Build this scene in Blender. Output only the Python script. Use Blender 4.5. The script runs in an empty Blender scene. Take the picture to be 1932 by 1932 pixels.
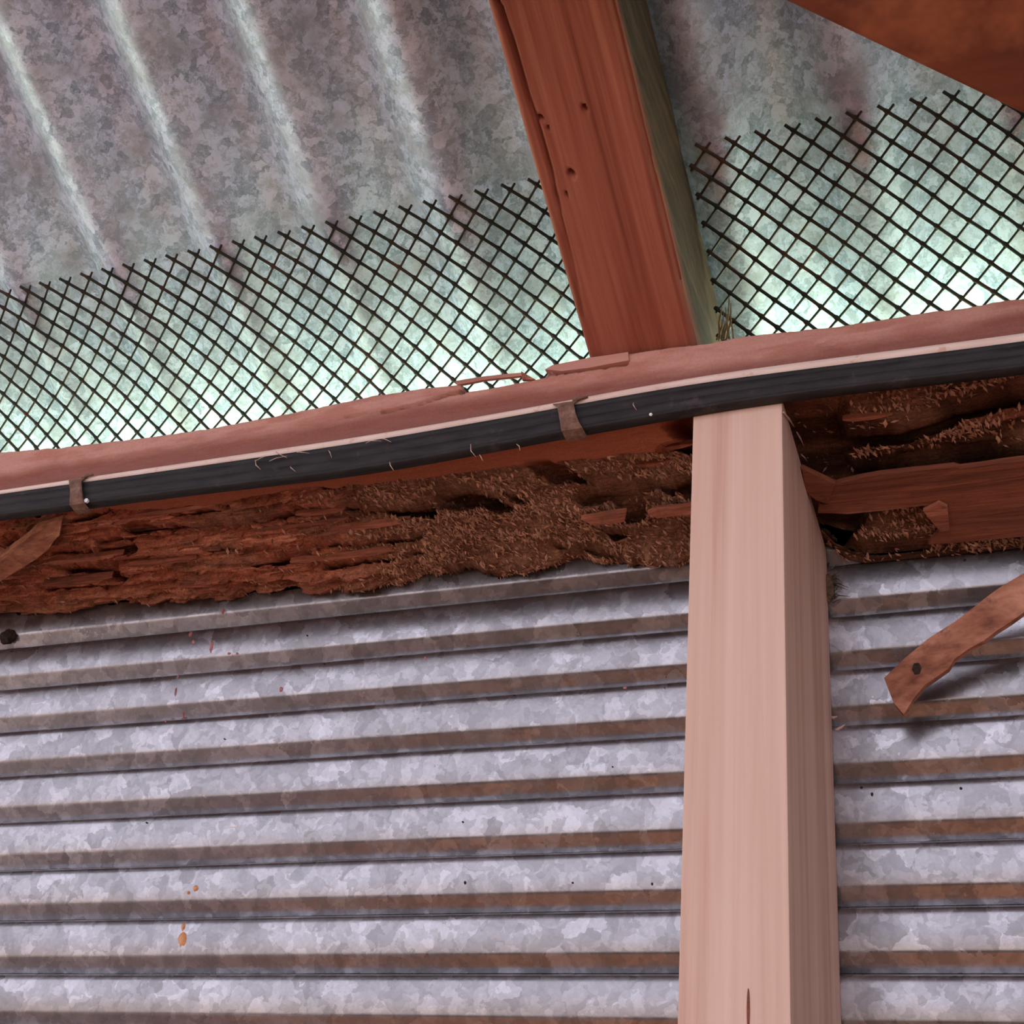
import bpy, bmesh, math, random
import numpy as np
from mathutils import Vector, Matrix

random.seed(7); rng = np.random.default_rng(7)
sc = bpy.context.scene
COL = sc.collection

# ------------------------------------------------------------------ camera
# World: X along the wall, Y outwards through the wall, Z up; floor at z = 0.
F_PX = 2638.94
AX = np.array([[0.9303853, -0.11478113, -0.34815008],     # world X seen from the camera (right, down, forward)
               [0.35583594, 0.5110509, 0.78243706],        # world Y
               [0.0881134, -0.85185226, 0.5163175]])       # world Z
H = 1.65                                                  # camera height
CAM = np.array([0.0, 0.0, H])
cam_d = bpy.data.cameras.new('camera'); cam = bpy.data.objects.new('camera', cam_d); COL.objects.link(cam)
cam_d.sensor_width = 36.0; cam_d.sensor_fit = 'HORIZONTAL'; cam_d.lens = F_PX / 1932 * 36.0
cam_d.clip_start = 0.01; cam_d.clip_end = 200
M4 = Matrix.Identity(4)
for i in range(3):
    M4[i][0] = AX[i][0]; M4[i][1] = -AX[i][1]; M4[i][2] = -AX[i][2]; M4[i][3] = CAM[i]
cam.matrix_world = M4
sc.camera = cam

# ------------------------------------------------------------------ sky, sun, added openings, exposure
w = bpy.data.worlds.new('sky'); sc.world = w; w.use_nodes = True
bg = w.node_tree.nodes['Background']
bg.inputs[0].default_value = (0.92, 0.88, 1.0, 1); bg.inputs[1].default_value = 2.0
sun_d = bpy.data.lights.new('sun', 'SUN'); sun_d.energy = 180; sun_d.angle = math.radians(1.0); sun_d.color = (1.0, 0.96, 0.90)
sun = bpy.data.objects.new('sun', sun_d); COL.objects.link(sun)
sun.rotation_euler = Vector((-0.45, -0.75, -0.55)).to_track_quat('-Z', 'Y').to_euler()
XA, XB = -1.8, 1.8; Y_OPEN = -1.7; Z_OPEN = 3.1           # made-up open front behind the camera, lets the sky light in
po_d = bpy.data.lights.new('front_portal', 'AREA'); po_d.shape = 'RECTANGLE'; po_d.size = XB - XA; po_d.size_y = Z_OPEN
po_d.cycles.is_portal = True
po = bpy.data.objects.new('front_portal', po_d); COL.objects.link(po)
po.location = ((XA + XB) / 2, Y_OPEN - 0.12, Z_OPEN / 2)
po.rotation_euler = (math.radians(90), 0, 0)              # faces +Y, into the shed
p2_d = bpy.data.lights.new('side_portal', 'AREA'); p2_d.shape = 'RECTANGLE'; p2_d.size = .55 - Y_OPEN; p2_d.size_y = 2.1
p2_d.cycles.is_portal = True
p2 = bpy.data.objects.new('side_portal', p2_d); COL.objects.link(p2)
p2.location = (XA - .06, (.55 + Y_OPEN) / 2, 2.05); p2.rotation_euler = (math.radians(90), 0, math.radians(-90))   # faces +X
vs = sc.view_settings
vs.view_transform = 'Standard'; vs.look = 'None'; vs.gamma = 1.0; vs.use_curve_mapping = False; vs.exposure = -0.05

# ------------------------------------------------------------------ helpers
def ray(u, v):
    q = np.array([(u - 966) / F_PX, (v - 966) / F_PX, 1.0])
    return AX @ q
def on_plane(u, v, n, c):                                 # n.p = c with p relative to the camera
    r = ray(u, v); n = np.asarray(n, float)
    return r * (c / (n @ r))
def at_y(u, v, y): return on_plane(u, v, (0, 1, 0), y)
def tag(o, label=None, cat=None, group=None, kind=None):
    if label: o['label'] = label
    if cat: o['category'] = cat
    if group: o['group'] = group
    if kind: o['kind'] = kind
    return o
def empty(name, loc=(0, 0, 0)):
    o = bpy.data.objects.new(name, None); COL.objects.link(o); o.location = loc; o.empty_display_size = .05
    return o
def mesh_np(name, V, Fq, mat, parent=None, smooth=True, color=None):
    """V (n,3) world coords, Fq (m,k) faces"""
    me = bpy.data.meshes.new(name)
    V = np.asarray(V, np.float32); Fq = np.asarray(Fq, np.int32); k = Fq.shape[1]
    off = np.zeros(3, np.float32)
    if parent is not None: off = np.array(parent.location, np.float32)
    me.vertices.add(len(V)); me.vertices.foreach_set('co', (V - off).ravel())
    me.loops.add(Fq.size); me.loops.foreach_set('vertex_index', Fq.ravel())
    me.polygons.add(len(Fq)); me.polygons.foreach_set('loop_start', np.arange(0, Fq.size, k, dtype=np.int32))
    me.update(calc_edges=True)
    me.polygons.foreach_set('use_smooth', np.full(len(Fq), smooth))
    if color is not None:
        a = me.color_attributes.new('Col', 'FLOAT_COLOR', 'POINT')
        c4 = np.ones((len(V), 4), np.float32); color = np.asarray(color); c4[:, :color.shape[1]] = color
        a.data.foreach_set('color', c4.ravel())
    me.validate(); me.update()
    if mat: me.materials.append(mat)
    o = bpy.data.objects.new(name, me); COL.objects.link(o)
    if parent is not None: o.parent = parent
    return o
def grid_faces(nu, nv, wrap=False):
    i = np.arange(nu - 1)[:, None]; j = np.arange(nv if wrap else nv - 1)[None, :]
    j2 = (j + 1) % nv
    a = i * nv + j; b = i * nv + j2; c = (i + 1) * nv + j2; d = (i + 1) * nv + j
    return np.stack([a, b, c, d], -1).reshape(-1, 4)
def poly_mesh(name, verts, faces, mat, parent=None, smooth=False, bevel=0):
    me = bpy.data.meshes.new(name)
    off = Vector(parent.location) if parent is not None else Vector((0, 0, 0))
    me.from_pydata([Vector(v) - off for v in verts], [], faces)
    bm = bmesh.new(); bm.from_mesh(me); bmesh.ops.recalc_face_normals(bm, faces=bm.faces)
    if bevel: bmesh.ops.bevel(bm, geom=list(bm.edges), offset=bevel, segments=2, affect='EDGES', profile=.6)
    bm.to_mesh(me); bm.free()
    for p in me.polygons: p.use_smooth = smooth
    if mat: me.materials.append(mat)
    o = bpy.data.objects.new(name, me); COL.objects.link(o)
    if parent is not None: o.parent = parent
    return o
def box(name, lo, hi, mat, parent=None, bevel=0):
    x0, y0, z0 = lo; x1, y1, z1 = hi
    v = [(x0,y0,z0),(x1,y0,z0),(x1,y1,z0),(x0,y1,z0),(x0,y0,z1),(x1,y0,z1),(x1,y1,z1),(x0,y1,z1)]
    f = [(0,3,2,1),(4,5,6,7),(0,1,5,4),(1,2,6,5),(2,3,7,6),(3,0,4,7)]
    return poly_mesh(name, v, f, mat, parent, bevel=bevel)
def slab(name, pts, thick, mat, parent=None, jag=0.0):
    """closed outline of 3D points (roughly planar) pushed back by the vector thick"""
    P = [Vector(p) for p in pts]; T = Vector(thick); n = len(P)
    if jag:
        Q = []
        for i in range(n):
            a, b = P[i], P[(i + 1) % n]; m = max(1, int((b - a).length / .006))
            for k in range(m):
                p = a.lerp(b, k / m)
                Q.append(p + Vector((random.uniform(-jag, jag), random.uniform(-jag, jag), random.uniform(-jag, jag))) * (0 if k == 0 else 1))
        P = Q; n = len(P)
    v = P + [p + T for p in P]
    f = [tuple(range(n)), tuple(range(2 * n - 1, n - 1, -1))] + [(i, n + i, n + (i + 1) % n, (i + 1) % n) for i in range(n)]
    return poly_mesh(name, v, f, mat, parent)
def tube(name, pts, rad, mat, parent=None, seg=6):
    P = np.asarray(pts, float); n = len(P); rad = np.broadcast_to(np.asarray(rad, float), (n,))
    T = np.gradient(P, axis=0); T /= np.linalg.norm(T, axis=1)[:, None] + 1e-12
    ref = np.array([0, 0, 1.0]) if abs(T[:, 2]).mean() < .8 else np.array([0, 1.0, 0])
    A = np.cross(T, ref); A /= np.linalg.norm(A, axis=1)[:, None]; B = np.cross(T, A)
    th = np.linspace(0, 2 * np.pi, seg, endpoint=False)
    V = P[:, None, :] + rad[:, None, None] * (np.cos(th)[None, :, None] * A[:, None, :] + np.sin(th)[None, :, None] * B[:, None, :])
    Fc = grid_faces(n, seg, True)
    V = np.concatenate([V.reshape(-1, 3), P[:1], P[-1:]])
    j = np.arange(seg); c0 = n * seg; c1 = c0 + 1; j2 = (j + 1) % seg; l = (n - 1) * seg
    cap = np.concatenate([np.stack([np.full(seg, c0), j2, j, j], 1), np.stack([np.full(seg, c1), l + j, l + j2, l + j2], 1)])
    me = bpy.data.meshes.new(name)
    off = np.array(parent.location) if parent is not None else np.zeros(3)
    me.from_pydata((V - off).tolist(), [], Fc.tolist() + [tuple(c[:3]) for c in cap.tolist()])
    for p in me.polygons: p.use_smooth = True
    if mat: me.materials.append(mat)
    o = bpy.data.objects.new(name, me); COL.objects.link(o)
    if parent is not None: o.parent = parent
    return o
# value noise
def _h(ix, iy, seed):
    h = (ix.astype(np.int64) * 374761393 + iy.astype(np.int64) * 668265263 + seed * 974711) & 0xffffffff
    h = ((h ^ (h >> 13)) * 1274126177) & 0xffffffff
    return ((h ^ (h >> 16)) & 0xffff) / 65535.0
def vnoise(x, y, seed=0):
    ix = np.floor(x); iy = np.floor(y); fx = x - ix; fy = y - iy
    fx = fx * fx * (3 - 2 * fx); fy = fy * fy * (3 - 2 * fy)
    a = _h(ix, iy, seed); b = _h(ix + 1, iy, seed); c = _h(ix, iy + 1, seed); d = _h(ix + 1, iy + 1, seed)
    return (a * (1 - fx) + b * fx) * (1 - fy) + (c * (1 - fx) + d * fx) * fy
def fbm(x, y, seed=0, oct=4, gain=.5):
    s = 0; a = 1; t = 0
    for o in range(oct):
        s = s + a * vnoise(x * 2 ** o, y * 2 ** o, seed + o * 17); t += a; a *= gain
    return s / t
def sstep(a, b, x):
    t = np.clip((x - a) / (b - a), 0, 1); return t * t * (3 - 2 * t)
def seg_dist(x, y, pts, sx=1.0, sy=1.0):
    d = np.full(x.shape, 1e9)
    for (x0, y0), (x1, y1) in zip(pts[:-1], pts[1:]):
        px, py = (x - x0) * sx, (y - y0) * sy; vx, vy = (x1 - x0) * sx, (y1 - y0) * sy
        t = np.clip((px * vx + py * vy) / (vx * vx + vy * vy + 1e-12), 0, 1)
        d = np.minimum(d, np.hypot(px - t * vx, py - t * vy))
    return d

# ------------------------------------------------------------------ materials
class NT:
    def __init__(s, name):
        s.m = bpy.data.materials.new(name); s.m.use_nodes = True; s.t = s.m.node_tree
        s.b = s.t.nodes['Principled BSDF']
    def n(s, typ, **kw):
        nd = s.t.nodes.new(typ)
        for k, v in kw.items():
            if k.startswith('i_'): nd.inputs[k[2:].replace('_', ' ')].default_value = v
            else: setattr(nd, k, v)
        return nd
    def l(s, a, b): s.t.links.new(a, b)
    def obj(s, scale=(1, 1, 1), rot=(0, 0, 0)):
        tc = s.n('ShaderNodeTexCoord'); mp = s.n('ShaderNodeMapping'); s.l(tc.outputs['Object'], mp.inputs[0])
        mp.inputs['Scale'].default_value = scale; mp.inputs['Rotation'].default_value = rot
        return mp.outputs[0]
    def noise(s, vec, scale=1, detail=4, rough=.55, dist=0):
        nd = s.n('ShaderNodeTexNoise'); nd.inputs['Scale'].default_value = scale; nd.inputs['Detail'].default_value = detail
        nd.inputs['Roughness'].default_value = rough; nd.inputs['Distortion'].default_value = dist
        s.l(vec, nd.inputs['Vector']); return nd.outputs['Fac']
    def ramp(s, fac, stops):
        nd = s.n('ShaderNodeValToRGB'); e = nd.color_ramp.elements
        while len(e) < len(stops): e.new(.5)
        for el, (p, c) in zip(e, stops): el.position = p; el.color = (*c, 1) if len(c) == 3 else c
        s.l(fac, nd.inputs[0]); return nd.outputs['Color']
    def mix(s, fac, a, b, mode='MIX'):
        nd = s.n('ShaderNodeMix', data_type='RGBA', blend_type=mode)
        for sock, val in ((nd.inputs[0], fac), (nd.inputs[6], a), (nd.inputs[7], b)):
            if hasattr(val, 'is_linked') or hasattr(val, 'node'): s.l(val, sock)
            else: sock.default_value = val if not isinstance(val, tuple) else (*val, 1)
        return nd.outputs[2]
    def bump(s, h, strength=.3, dist=.001):
        nd = s.n('ShaderNodeBump'); nd.inputs['Strength'].default_value = strength; nd.inputs['Distance'].default_value = dist
        s.l(h, nd.inputs['Height']); s.l(nd.outputs[0], s.b.inputs['Normal'])
    def out(s, color=None, rough=.7, metal=0, spec=.5):
        if color is not None:
            if isinstance(color, tuple): s.b.inputs['Base Color'].default_value = (*color, 1)
            else: s.l(color, s.b.inputs['Base Color'])
        if isinstance(rough, (int, float)): s.b.inputs['Roughness'].default_value = rough
        else: s.l(rough, s.b.inputs['Roughness'])
        s.b.inputs['Metallic'].default_value = metal; s.b.inputs['Specular IOR Level'].default_value = spec
        return s.m

def mat_galv(name, dark, mid, light, sc_big, stretch=(1, 1, 1), metal=.55, rough=(.34, .55), grime=None, feather=0.5):
    k = NT(name); v = k.obj(stretch)
    wn = k.n('ShaderNodeTexNoise'); wn.inputs['Scale'].default_value = sc_big * 1.6; wn.inputs['Detail'].default_value = 5
    k.l(v, wn.inputs['Vector'])
    wv = k.n('ShaderNodeVectorMath', operation='MULTIPLY_ADD'); k.l(wn.outputs['Color'], wv.inputs[0])
    wv.inputs[1].default_value = (1.1 / sc_big,) * 3; k.l(v, wv.inputs[2])
    vo = k.n('ShaderNodeTexVoronoi'); vo.inputs['Scale'].default_value = sc_big; k.l(wv.outputs[0], vo.inputs['Vector'])
    sep = k.n('ShaderNodeSeparateColor'); k.l(vo.outputs['Color'], sep.inputs[0])
    vo2 = k.n('ShaderNodeTexVoronoi'); vo2.inputs['Scale'].default_value = sc_big * 2.7; k.l(wv.outputs[0], vo2.inputs['Vector'])
    sep2 = k.n('ShaderNodeSeparateColor'); k.l(vo2.outputs['Color'], sep2.inputs[0])
    ad = k.n('ShaderNodeMath', operation='MULTIPLY_ADD'); k.l(sep2.outputs[0], ad.inputs[0]); ad.inputs[1].default_value = .35
    mu = k.n('ShaderNodeMath', operation='MULTIPLY'); k.l(sep.outputs[0], mu.inputs[0]); mu.inputs[1].default_value = .45
    k.l(mu.outputs[0], ad.inputs[2])
    fine = k.noise(v, sc_big * 6, 5, .65)
    ad2 = k.n('ShaderNodeMath', operation='MULTIPLY_ADD'); k.l(fine, ad2.inputs[0]); ad2.inputs[1].default_value = feather; k.l(ad.outputs[0], ad2.inputs[2])
    c = k.ramp(ad2.outputs[0], [(.3, dark), (.62, mid), (1.0, light)])
    if grime:
        g = k.noise(v, sc_big * .22, 5, .6); gm = k.ramp(g, [(.48, (0, 0, 0)), (.72, (1, 1, 1))])
        c = k.mix(gm, c, grime)
    mr = k.n('ShaderNodeMapRange'); k.l(sep.outputs[1], mr.inputs[0]); mr.inputs[3].default_value = rough[0]; mr.inputs[4].default_value = rough[1]
    k.bump(ad2.outputs[0], .12, .0006)
    return k.out(c, mr.outputs[0], metal)
M_WALL = mat_galv('galvanised_wall', (.22, .215, .23), (.29, .285, .305), (.42, .415, .445), 95, (1, 1, 1), .88, (.23, .34), feather=.45)
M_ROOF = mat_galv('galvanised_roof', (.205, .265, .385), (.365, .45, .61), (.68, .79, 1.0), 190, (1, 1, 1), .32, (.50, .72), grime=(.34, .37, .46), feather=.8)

def mat_wood(name, cols, grain_axis, gscale=420, long=18, rough=.75, blotch=None, bumpy=.4, broad=None, spec=.3):
    """cols: three colours from the dark grain to the light wood; grain runs along grain_axis"""
    k = NT(name); s = [gscale] * 3; s[grain_axis] = long
    v = k.obj(tuple(s)); n1 = k.noise(v, 1, 5, .6, .4)
    s2 = [x * .22 for x in s]; v2 = k.obj(tuple(s2)); n2 = k.noise(v2, 1, 3, .5, .8)
    mx = k.n('ShaderNodeMath', operation='MULTIPLY_ADD'); k.l(n2, mx.inputs[0]); mx.inputs[1].default_value = .9
    m2 = k.n('ShaderNodeMath', operation='MULTIPLY'); k.l(n1, m2.inputs[0]); m2.inputs[1].default_value = .55; k.l(m2.outputs[0], mx.inputs[2])
    c = k.ramp(mx.outputs[0], [(.48, cols[0]), (.70, cols[1]), (.95, cols[2])])
    if blotch:
        sn = k.noise(k.obj((1, 1, 1)), blotch[1], 5, .65); sm = k.ramp(sn, [(blotch[2], (0, 0, 0)), (blotch[3], (1, 1, 1))])
        c = k.mix(sm, c, blotch[0])
    k.bump(n1, bumpy, .0008)
    return k.out(c, rough, 0, spec)
M_PINE = mat_wood('pine', ((.50, .30, .225), (.61, .415, .33), (.68, .49, .405)), 2, 330, 7, .62, bumpy=.15)
M_REDWOOD = mat_wood('red_hardwood', ((.15, .032, .016), (.29, .070, .034), (.40, .115, .060)), 1, 300, 12, .7, blotch=((.13, .045, .022), 26, .56, .78), bumpy=.35)
M_BRACE = mat_wood('brace_wood', ((.075, .018, .009), (.17, .042, .018), (.33, .095, .040)), 0, 60, 10, .65, blotch=((.46, .15, .06), 14, .50, .75), bumpy=.2)  # lighter orange blotches painted in for the brace's orange highlights
M_SPLINTER = mat_wood('splinter_wood', ((.10, .035, .022), (.28, .095, .056), (.50, .20, .125)), 0, 520, 60, .85, bumpy=1.0, blotch=((.15, .07, .045), 120, .52, .7))
M_SHARD = mat_wood('shard_wood', ((.085, .028, .016), (.19, .060, .032), (.30, .105, .058)), 0, 480, 30, .8, bumpy=.9, blotch=((.10, .04, .025), 90, .55, .75))
M_STICK = mat_wood('stick_wood', ((.14, .052, .032), (.33, .135, .082), (.52, .25, .165)), 0, 330, 140, .9, bumpy=1.0, blotch=((.16, .07, .045), 130, .54, .72))

M_DUSTY = mat_wood('dusty_wood', ((.36, .16, .125), (.48, .235, .19), (.56, .30, .245)), 0, 300, 30, .9, bumpy=.4)
k = NT('rotten_wood'); at = k.n('ShaderNodeVertexColor', layer_name='Col')
f1 = k.noise(k.obj((90, 700, 700)), 1, 5, .65); f2 = k.noise(k.obj((1, 1, 1)), 900, 4, .7)
fm = k.n('ShaderNodeMath', operation='MULTIPLY'); k.l(f1, fm.inputs[0]); k.l(f2, fm.inputs[1])
tint = k.ramp(fm.outputs[0], [(.10, (.36, .33, .33)), (.26, (1, 1, 1)), (.45, (1.8, 1.75, 1.7))])
c = k.mix(at.outputs['Alpha'], at.outputs['Color'], tint, 'MULTIPLY'); k.bump(fm.outputs[0], .8, .0015)
M_ROT = k.out(c, .9, 0, .15)
k = NT('frass'); at = k.n('ShaderNodeVertexColor', layer_name='Col'); M_FRASS = k.out(at.outputs['Color'], .8, 0, .3)

k = NT('black_sheath'); n1 = k.noise(k.obj((60, 300, 300)), 1, 5, .6); n2 = k.noise(k.obj((1, 1, 1)), 70, 5, .7)
d = k.ramp(n2, [(.60, (0, 0, 0)), (.80, (.55, .55, .55))])
c = k.mix(d, k.ramp(n1, [(.3, (.012, .011, .012)), (.7, (.032, .029, .031))]), (.14, .105, .11)); k.bump(n1, .15, .0005)
M_BLACK = k.out(c, .6, 0, .22)
k = NT('white_sheath'); n1 = k.noise(k.obj((40, 300, 300)), 1, 5, .6); n2 = k.noise(k.obj((1, 1, 1)), 130, 5, .7)
d = k.ramp(n2, [(.58, (0, 0, 0)), (.75, (1, 1, 1))])
c = k.mix(d, k.ramp(n1, [(.3, (.66, .50, .43)), (.7, (.80, .66, .60))]), (.52, .28, .18)); M_WHITE = k.out(c, .55, 0, .4)
k = NT('rusty_clip'); n1 = k.noise(k.obj((1, 1, 1)), 300, 5, .7)
c = k.ramp(n1, [(.3, (.10, .052, .036)), (.55, (.20, .115, .085)), (.8, (.33, .22, .18))]); k.bump(n1, .5, .0006); M_CLIP = k.out(c, .85, .1, .3)
k = NT('mesh_wire'); n1 = k.noise(k.obj((1, 1, 1)), 45, 4, .6)
c = k.ramp(n1, [(.42, (.010, .014, .010)), (.58, (.030, .020, .013)), (.75, (.085, .035, .020))]); M_WIRE = k.out(c, .6, .2, .4)
k = NT('straw'); n1 = k.noise(k.obj((1, 1, 1)), 400, 3); M_STRAW = k.out(k.ramp(n1, [(.3, (.10, .055, .02)), (.7, (.26, .17, .07))]), .8)
k = NT('tuft'); n1 = k.noise(k.obj((1, 1, 1)), 700, 3); M_TUFT = k.out(k.ramp(n1, [(.3, (.045, .028, .016)), (.7, (.15, .095, .055))]), .9)
k = NT('pale_fibre'); n1 = k.noise(k.obj((1, 1, 1)), 700, 3); M_FIBRE = k.out(k.ramp(n1, [(.3, (.40, .26, .20)), (.7, (.60, .45, .38))]), .8)
k = NT('dark_dirt'); n1 = k.noise(k.obj((1, 1, 1)), 900, 4); M_DIRT = k.out(k.ramp(n1, [(.3, (.012, .008, .006)), (.7, (.05, .03, .022))]), .95); k.bump(n1, .8, .002)
k = NT('red_paint'); n1 = k.noise(k.obj((1, 1, 1)), 900, 4); M_RED = k.out(k.ramp(n1, [(.35, (.30, .06, .06)), (.65, (.50, .22, .22))]), .6)
k = NT('orange_sap'); n1 = k.noise(k.obj((1, 1, 1)), 500, 4); M_ORANGE = k.out(k.ramp(n1, [(.35, (.50, .20, .07)), (.65, (.62, .32, .15))]), .5)
k = NT('white_chip'); n1 = k.noise(k.obj((1, 1, 1)), 500, 4); M_CHIP = k.out(k.ramp(n1, [(.35, (.75, .75, .8)), (.65, (.9, .9, .92))]), .5)
k = NT('packed_earth'); n1 = k.noise(k.obj((1, 1, 1)), 4, 8, .65); M_FLOOR = k.out(k.ramp(n1, [(.3, (.52, .20, .068)), (.7, (.66, .265, .095))]), .9); k.bump(n1, .5, .02)
k = NT('grass'); n1 = k.noise(k.obj((1, 1, 1)), 3, 8, .7); M_GRASS = k.out(k.ramp(n1, [(.3, (.46, .60, .36)), (.7, (.62, .74, .48))]), .9)
k = NT('darkened_yard'); n1 = k.noise(k.obj((1, 1, 1)), 6, 8, .7); M_YARD = k.out(k.ramp(n1, [(.3, (.017, .0090, .0055)), (.7, (.026, .0135, .008))]), .9)  # unseen yard, darkened so the wall ripples reflect a dim brown
k = NT('fill_lining'); n1 = k.noise(k.obj((2, 2, 30)), 3, 6, .6); M_FILL_LINING = k.out(k.ramp(n1, [(.3, (.55, .50, .50)), (.7, (.68, .63, .63))]), .8)  # unseen lining, lightened to bounce fill light from the right

# ------------------------------------------------------------------ the setting
TH = math.radians(26.65); NR = np.array([0, math.sin(TH), math.cos(TH)]); DR = np.array([0, math.cos(TH), -math.sin(TH)])  # roof normal, down-slope
ZT = .366; C_RAFT = NR @ np.array([0, .44, ZT])           # underside of the rafters (relative to the camera)
RAFT_D = .0575; AMP_R = .0095; PITCH_R = .0603; C_ROOF = C_RAFT + RAFT_D + AMP_R + .0012
def roof_pt(x, s, off):                                   # s = y coordinate
    z = (C_ROOF + off - NR[1] * s) / NR[2]
    return np.stack([x, s + 0 * x, z + H + 0 * x], -1)
xs = np.arange(XA - .1, XB + .1, PITCH_R / 20)
ph = 2 * np.pi * (xs + .2605) / PITCH_R                   # grooves (high) at x = -.2605 + k*pitch
wob = np.cos(ph)
prof = AMP_R * wob
rows = np.concatenate([np.array([.585, .56]), np.linspace(.52, .25, 12), np.array([.1, -.2, -.6, -1.1, Y_OPEN - .08])])
V = []
for s in rows: V.append(roof_pt(xs, np.full_like(xs, s), prof + .0004 * (fbm(xs * 20, np.full_like(xs, s) * 20, 5) - .5)))
V = np.array(V); nr, nc = V.shape[:2]
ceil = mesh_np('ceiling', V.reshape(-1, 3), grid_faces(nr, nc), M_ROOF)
sol = ceil.modifiers.new('sheet', 'SOLIDIFY'); sol.thickness = .0006; sol.offset = 1
tag(ceil, 'corrugated galvanised roof sheets with frosty spangle, seen from below', 'roof', kind='structure')

D_W = .5375; A_W = .0030; P_W = .046005 * D_W; Z0_W = .53026 * D_W
def _ripple():                                            # one ripple, from the foot of the down-facing lip upwards
    n = 1200; f = (np.arange(n) + .5) / n; la, fr = .30, .65
    sl = np.where(f < la, -.66, np.where(f < la + fr, -.22 + .30 * (f - la) / fr + .55 * np.clip((f - la - .80 * fr) / (.20 * fr), 0, 1), 0.0)); re = f >= la + fr
    sl[re] = -sl[~re].sum() / re.sum()
    kn = np.exp(-.5 * (np.arange(-80, 81) / 20.0) ** 2); kn /= kn.sum()
    sl = np.convolve(np.concatenate([sl] * 3), kn, 'same')[n:2 * n]; y = np.cumsum(sl) / n * P_W
    return f, y - y.min(), la
RF_, RY_, RLA_ = _ripple()
def wall_y(z):                                            # z relative to the camera
    return D_W - A_W + np.interp(np.mod((z - Z0_W) / P_W + RLA_ / 2, 1.0), RF_, RY_, period=1.0)
zs = np.concatenate([np.arange(-H, -.40, P_W / 16), np.arange(-.40, .3445, P_W / 64)]); xw = np.linspace(XA, XB, 61)
ZZ, XX = np.meshgrid(zs, xw, indexing='ij')
YY = wall_y(ZZ + .0006 * (fbm(XX * 4, ZZ * 4, 31) - .5)) + .0006 * (fbm(XX * 5, ZZ * 5, 9) - .5)
wall = mesh_np('wall_back', np.stack([XX, YY, ZZ + H], -1).reshape(-1, 3), grid_faces(len(zs), len(xw))[:, ::-1], M_WALL)
sol = wall.modifiers.new('sheet', 'SOLIDIFY'); sol.thickness = .0006; sol.offset = -1
tag(wall, 'horizontally rippled galvanised iron wall cladding', 'wall', kind='structure')

tag(box('floor', (XA, Y_OPEN, -.05), (XB, D_W + .01, 0), M_FLOOR), 'brown packed earth floor of the shed', 'floor', kind='structure')
tag(box('ground', (-30, .6, -.12), (30, 30, -.06), M_GRASS), 'sunlit grass outside the shed', 'grass', kind='structure')
tag(box('yard', (-30, -30, -.12), (30, .6, -.06), M_YARD), 'unseen earth yard in front of the shed, darkened for brown reflections', 'yard', kind='structure')
def gable(name, x):
    zb = lambda y: (C_ROOF - .02 - NR[1] * y) / NR[2] + H
    pts = [(x, D_W, 0), (x, D_W, zb(D_W) - .03), (x, Y_OPEN, zb(Y_OPEN)), (x, Y_OPEN, 0)]
    o = slab(name, pts, (.04 if x > 0 else -.04, 0, 0), M_FILL_LINING); tag(o, 'plain boarded end wall of the shed, lightened to bounce fill light', 'wall', kind='structure')
gable('wall_right', XB)
tag(box('wall_left', (XA - .04, Y_OPEN, 0), (XA, D_W, 1.0), M_FILL_LINING), 'unseen low boarded end wall, opened above to let in side light', 'wall', kind='structure')  # left end opened up to add sky light from the side

# paint spots, sap and specks on the wall sheet (thin blobs that follow the ripples)
def wall_spot(u, v, wpx, hpx, mat, name, th=.0006):
    p = at_y(u, v, D_W); cx, cz = p[0], p[2]; mm = .54 / F_PX * 1.15
    rx, rz = wpx * mm / 2, hpx * mm / 2; n = 14; V = [(cx, 0, cz)]; 
    for ring in (.55, 1.0):
        for i in range(n):
            a = 2 * math.pi * i / n; q = ring * (1 + random.uniform(-.3, .3) * (ring > .9))
            V.append((cx + rx * q * math.cos(a), 0, cz + rz * q * math.sin(a)))
    out = []
    for i, (x, _, z) in enumerate(V):
        out.append((x, float(wall_y(z)) - (th if i <= n else -.0001), z + H))
    f = [(0, 1 + i, 1 + (i + 1) % n) for i in range(n)] + [(1 + i, 1 + n + i, 1 + n + (i + 1) % n, 1 + (i + 1) % n) for i in range(n)]
    return poly_mesh(name, out, f, mat, wall, smooth=True)
for u, v, a, b in [(425,1158,7,16),(405,1225,7,34),(366,1202,8,18),(372,1216,6,12),(536,1305,8,14),(808,1248,5,12),(1183,1303,8,8),(1190,1296,6,14),(437,1237,8,6),(452,1237,6,6),(343,1278,3,22),(338,1310,3,24),(320,1360,4,22),(343,1352,3,30),(806,1235,9,5)]:
    wall_spot(u, v, a * 1.4, b * 1.15, M_RED, 'paint_spot', .0010)
for u, v, a, b in [(352,1776,25,34),(354,1752,9,22),(376,1680,16,14),(362,1688,7,8)]: wall_spot(u, v, a, b, M_ORANGE, 'sap_spot', .0012)
wall_spot(448, 1564, 24, 5, M_CHIP, 'white_fleck', .0012); wall_spot(262, 1452, 7, 3, M_CHIP, 'white_fleck', .0008)
for u, v, a, b in [(883,1670,6,9),(879,1556,5,5),(1234,1672,5,7),(975,1317,6,4),(618,1258,8,4),(285,1557,6,4),(1085,1670,5,5),(1628,1492,7,6),(1648,1505,6,9),(1815,1494,6,7),(1808,1045,9,5),(1822,1065,8,7),(1780,1470,4,4),(570,1180,7,4),(586,1205,5,4),(30,1234,8,6),(760,1245,5,4),(1160,1452,4,4),(430,1399,4,4),(1560,1725,5,4)]:
    wall_spot(u, v, a, b, M_DIRT, 'dirt_speck', .0012)

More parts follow.
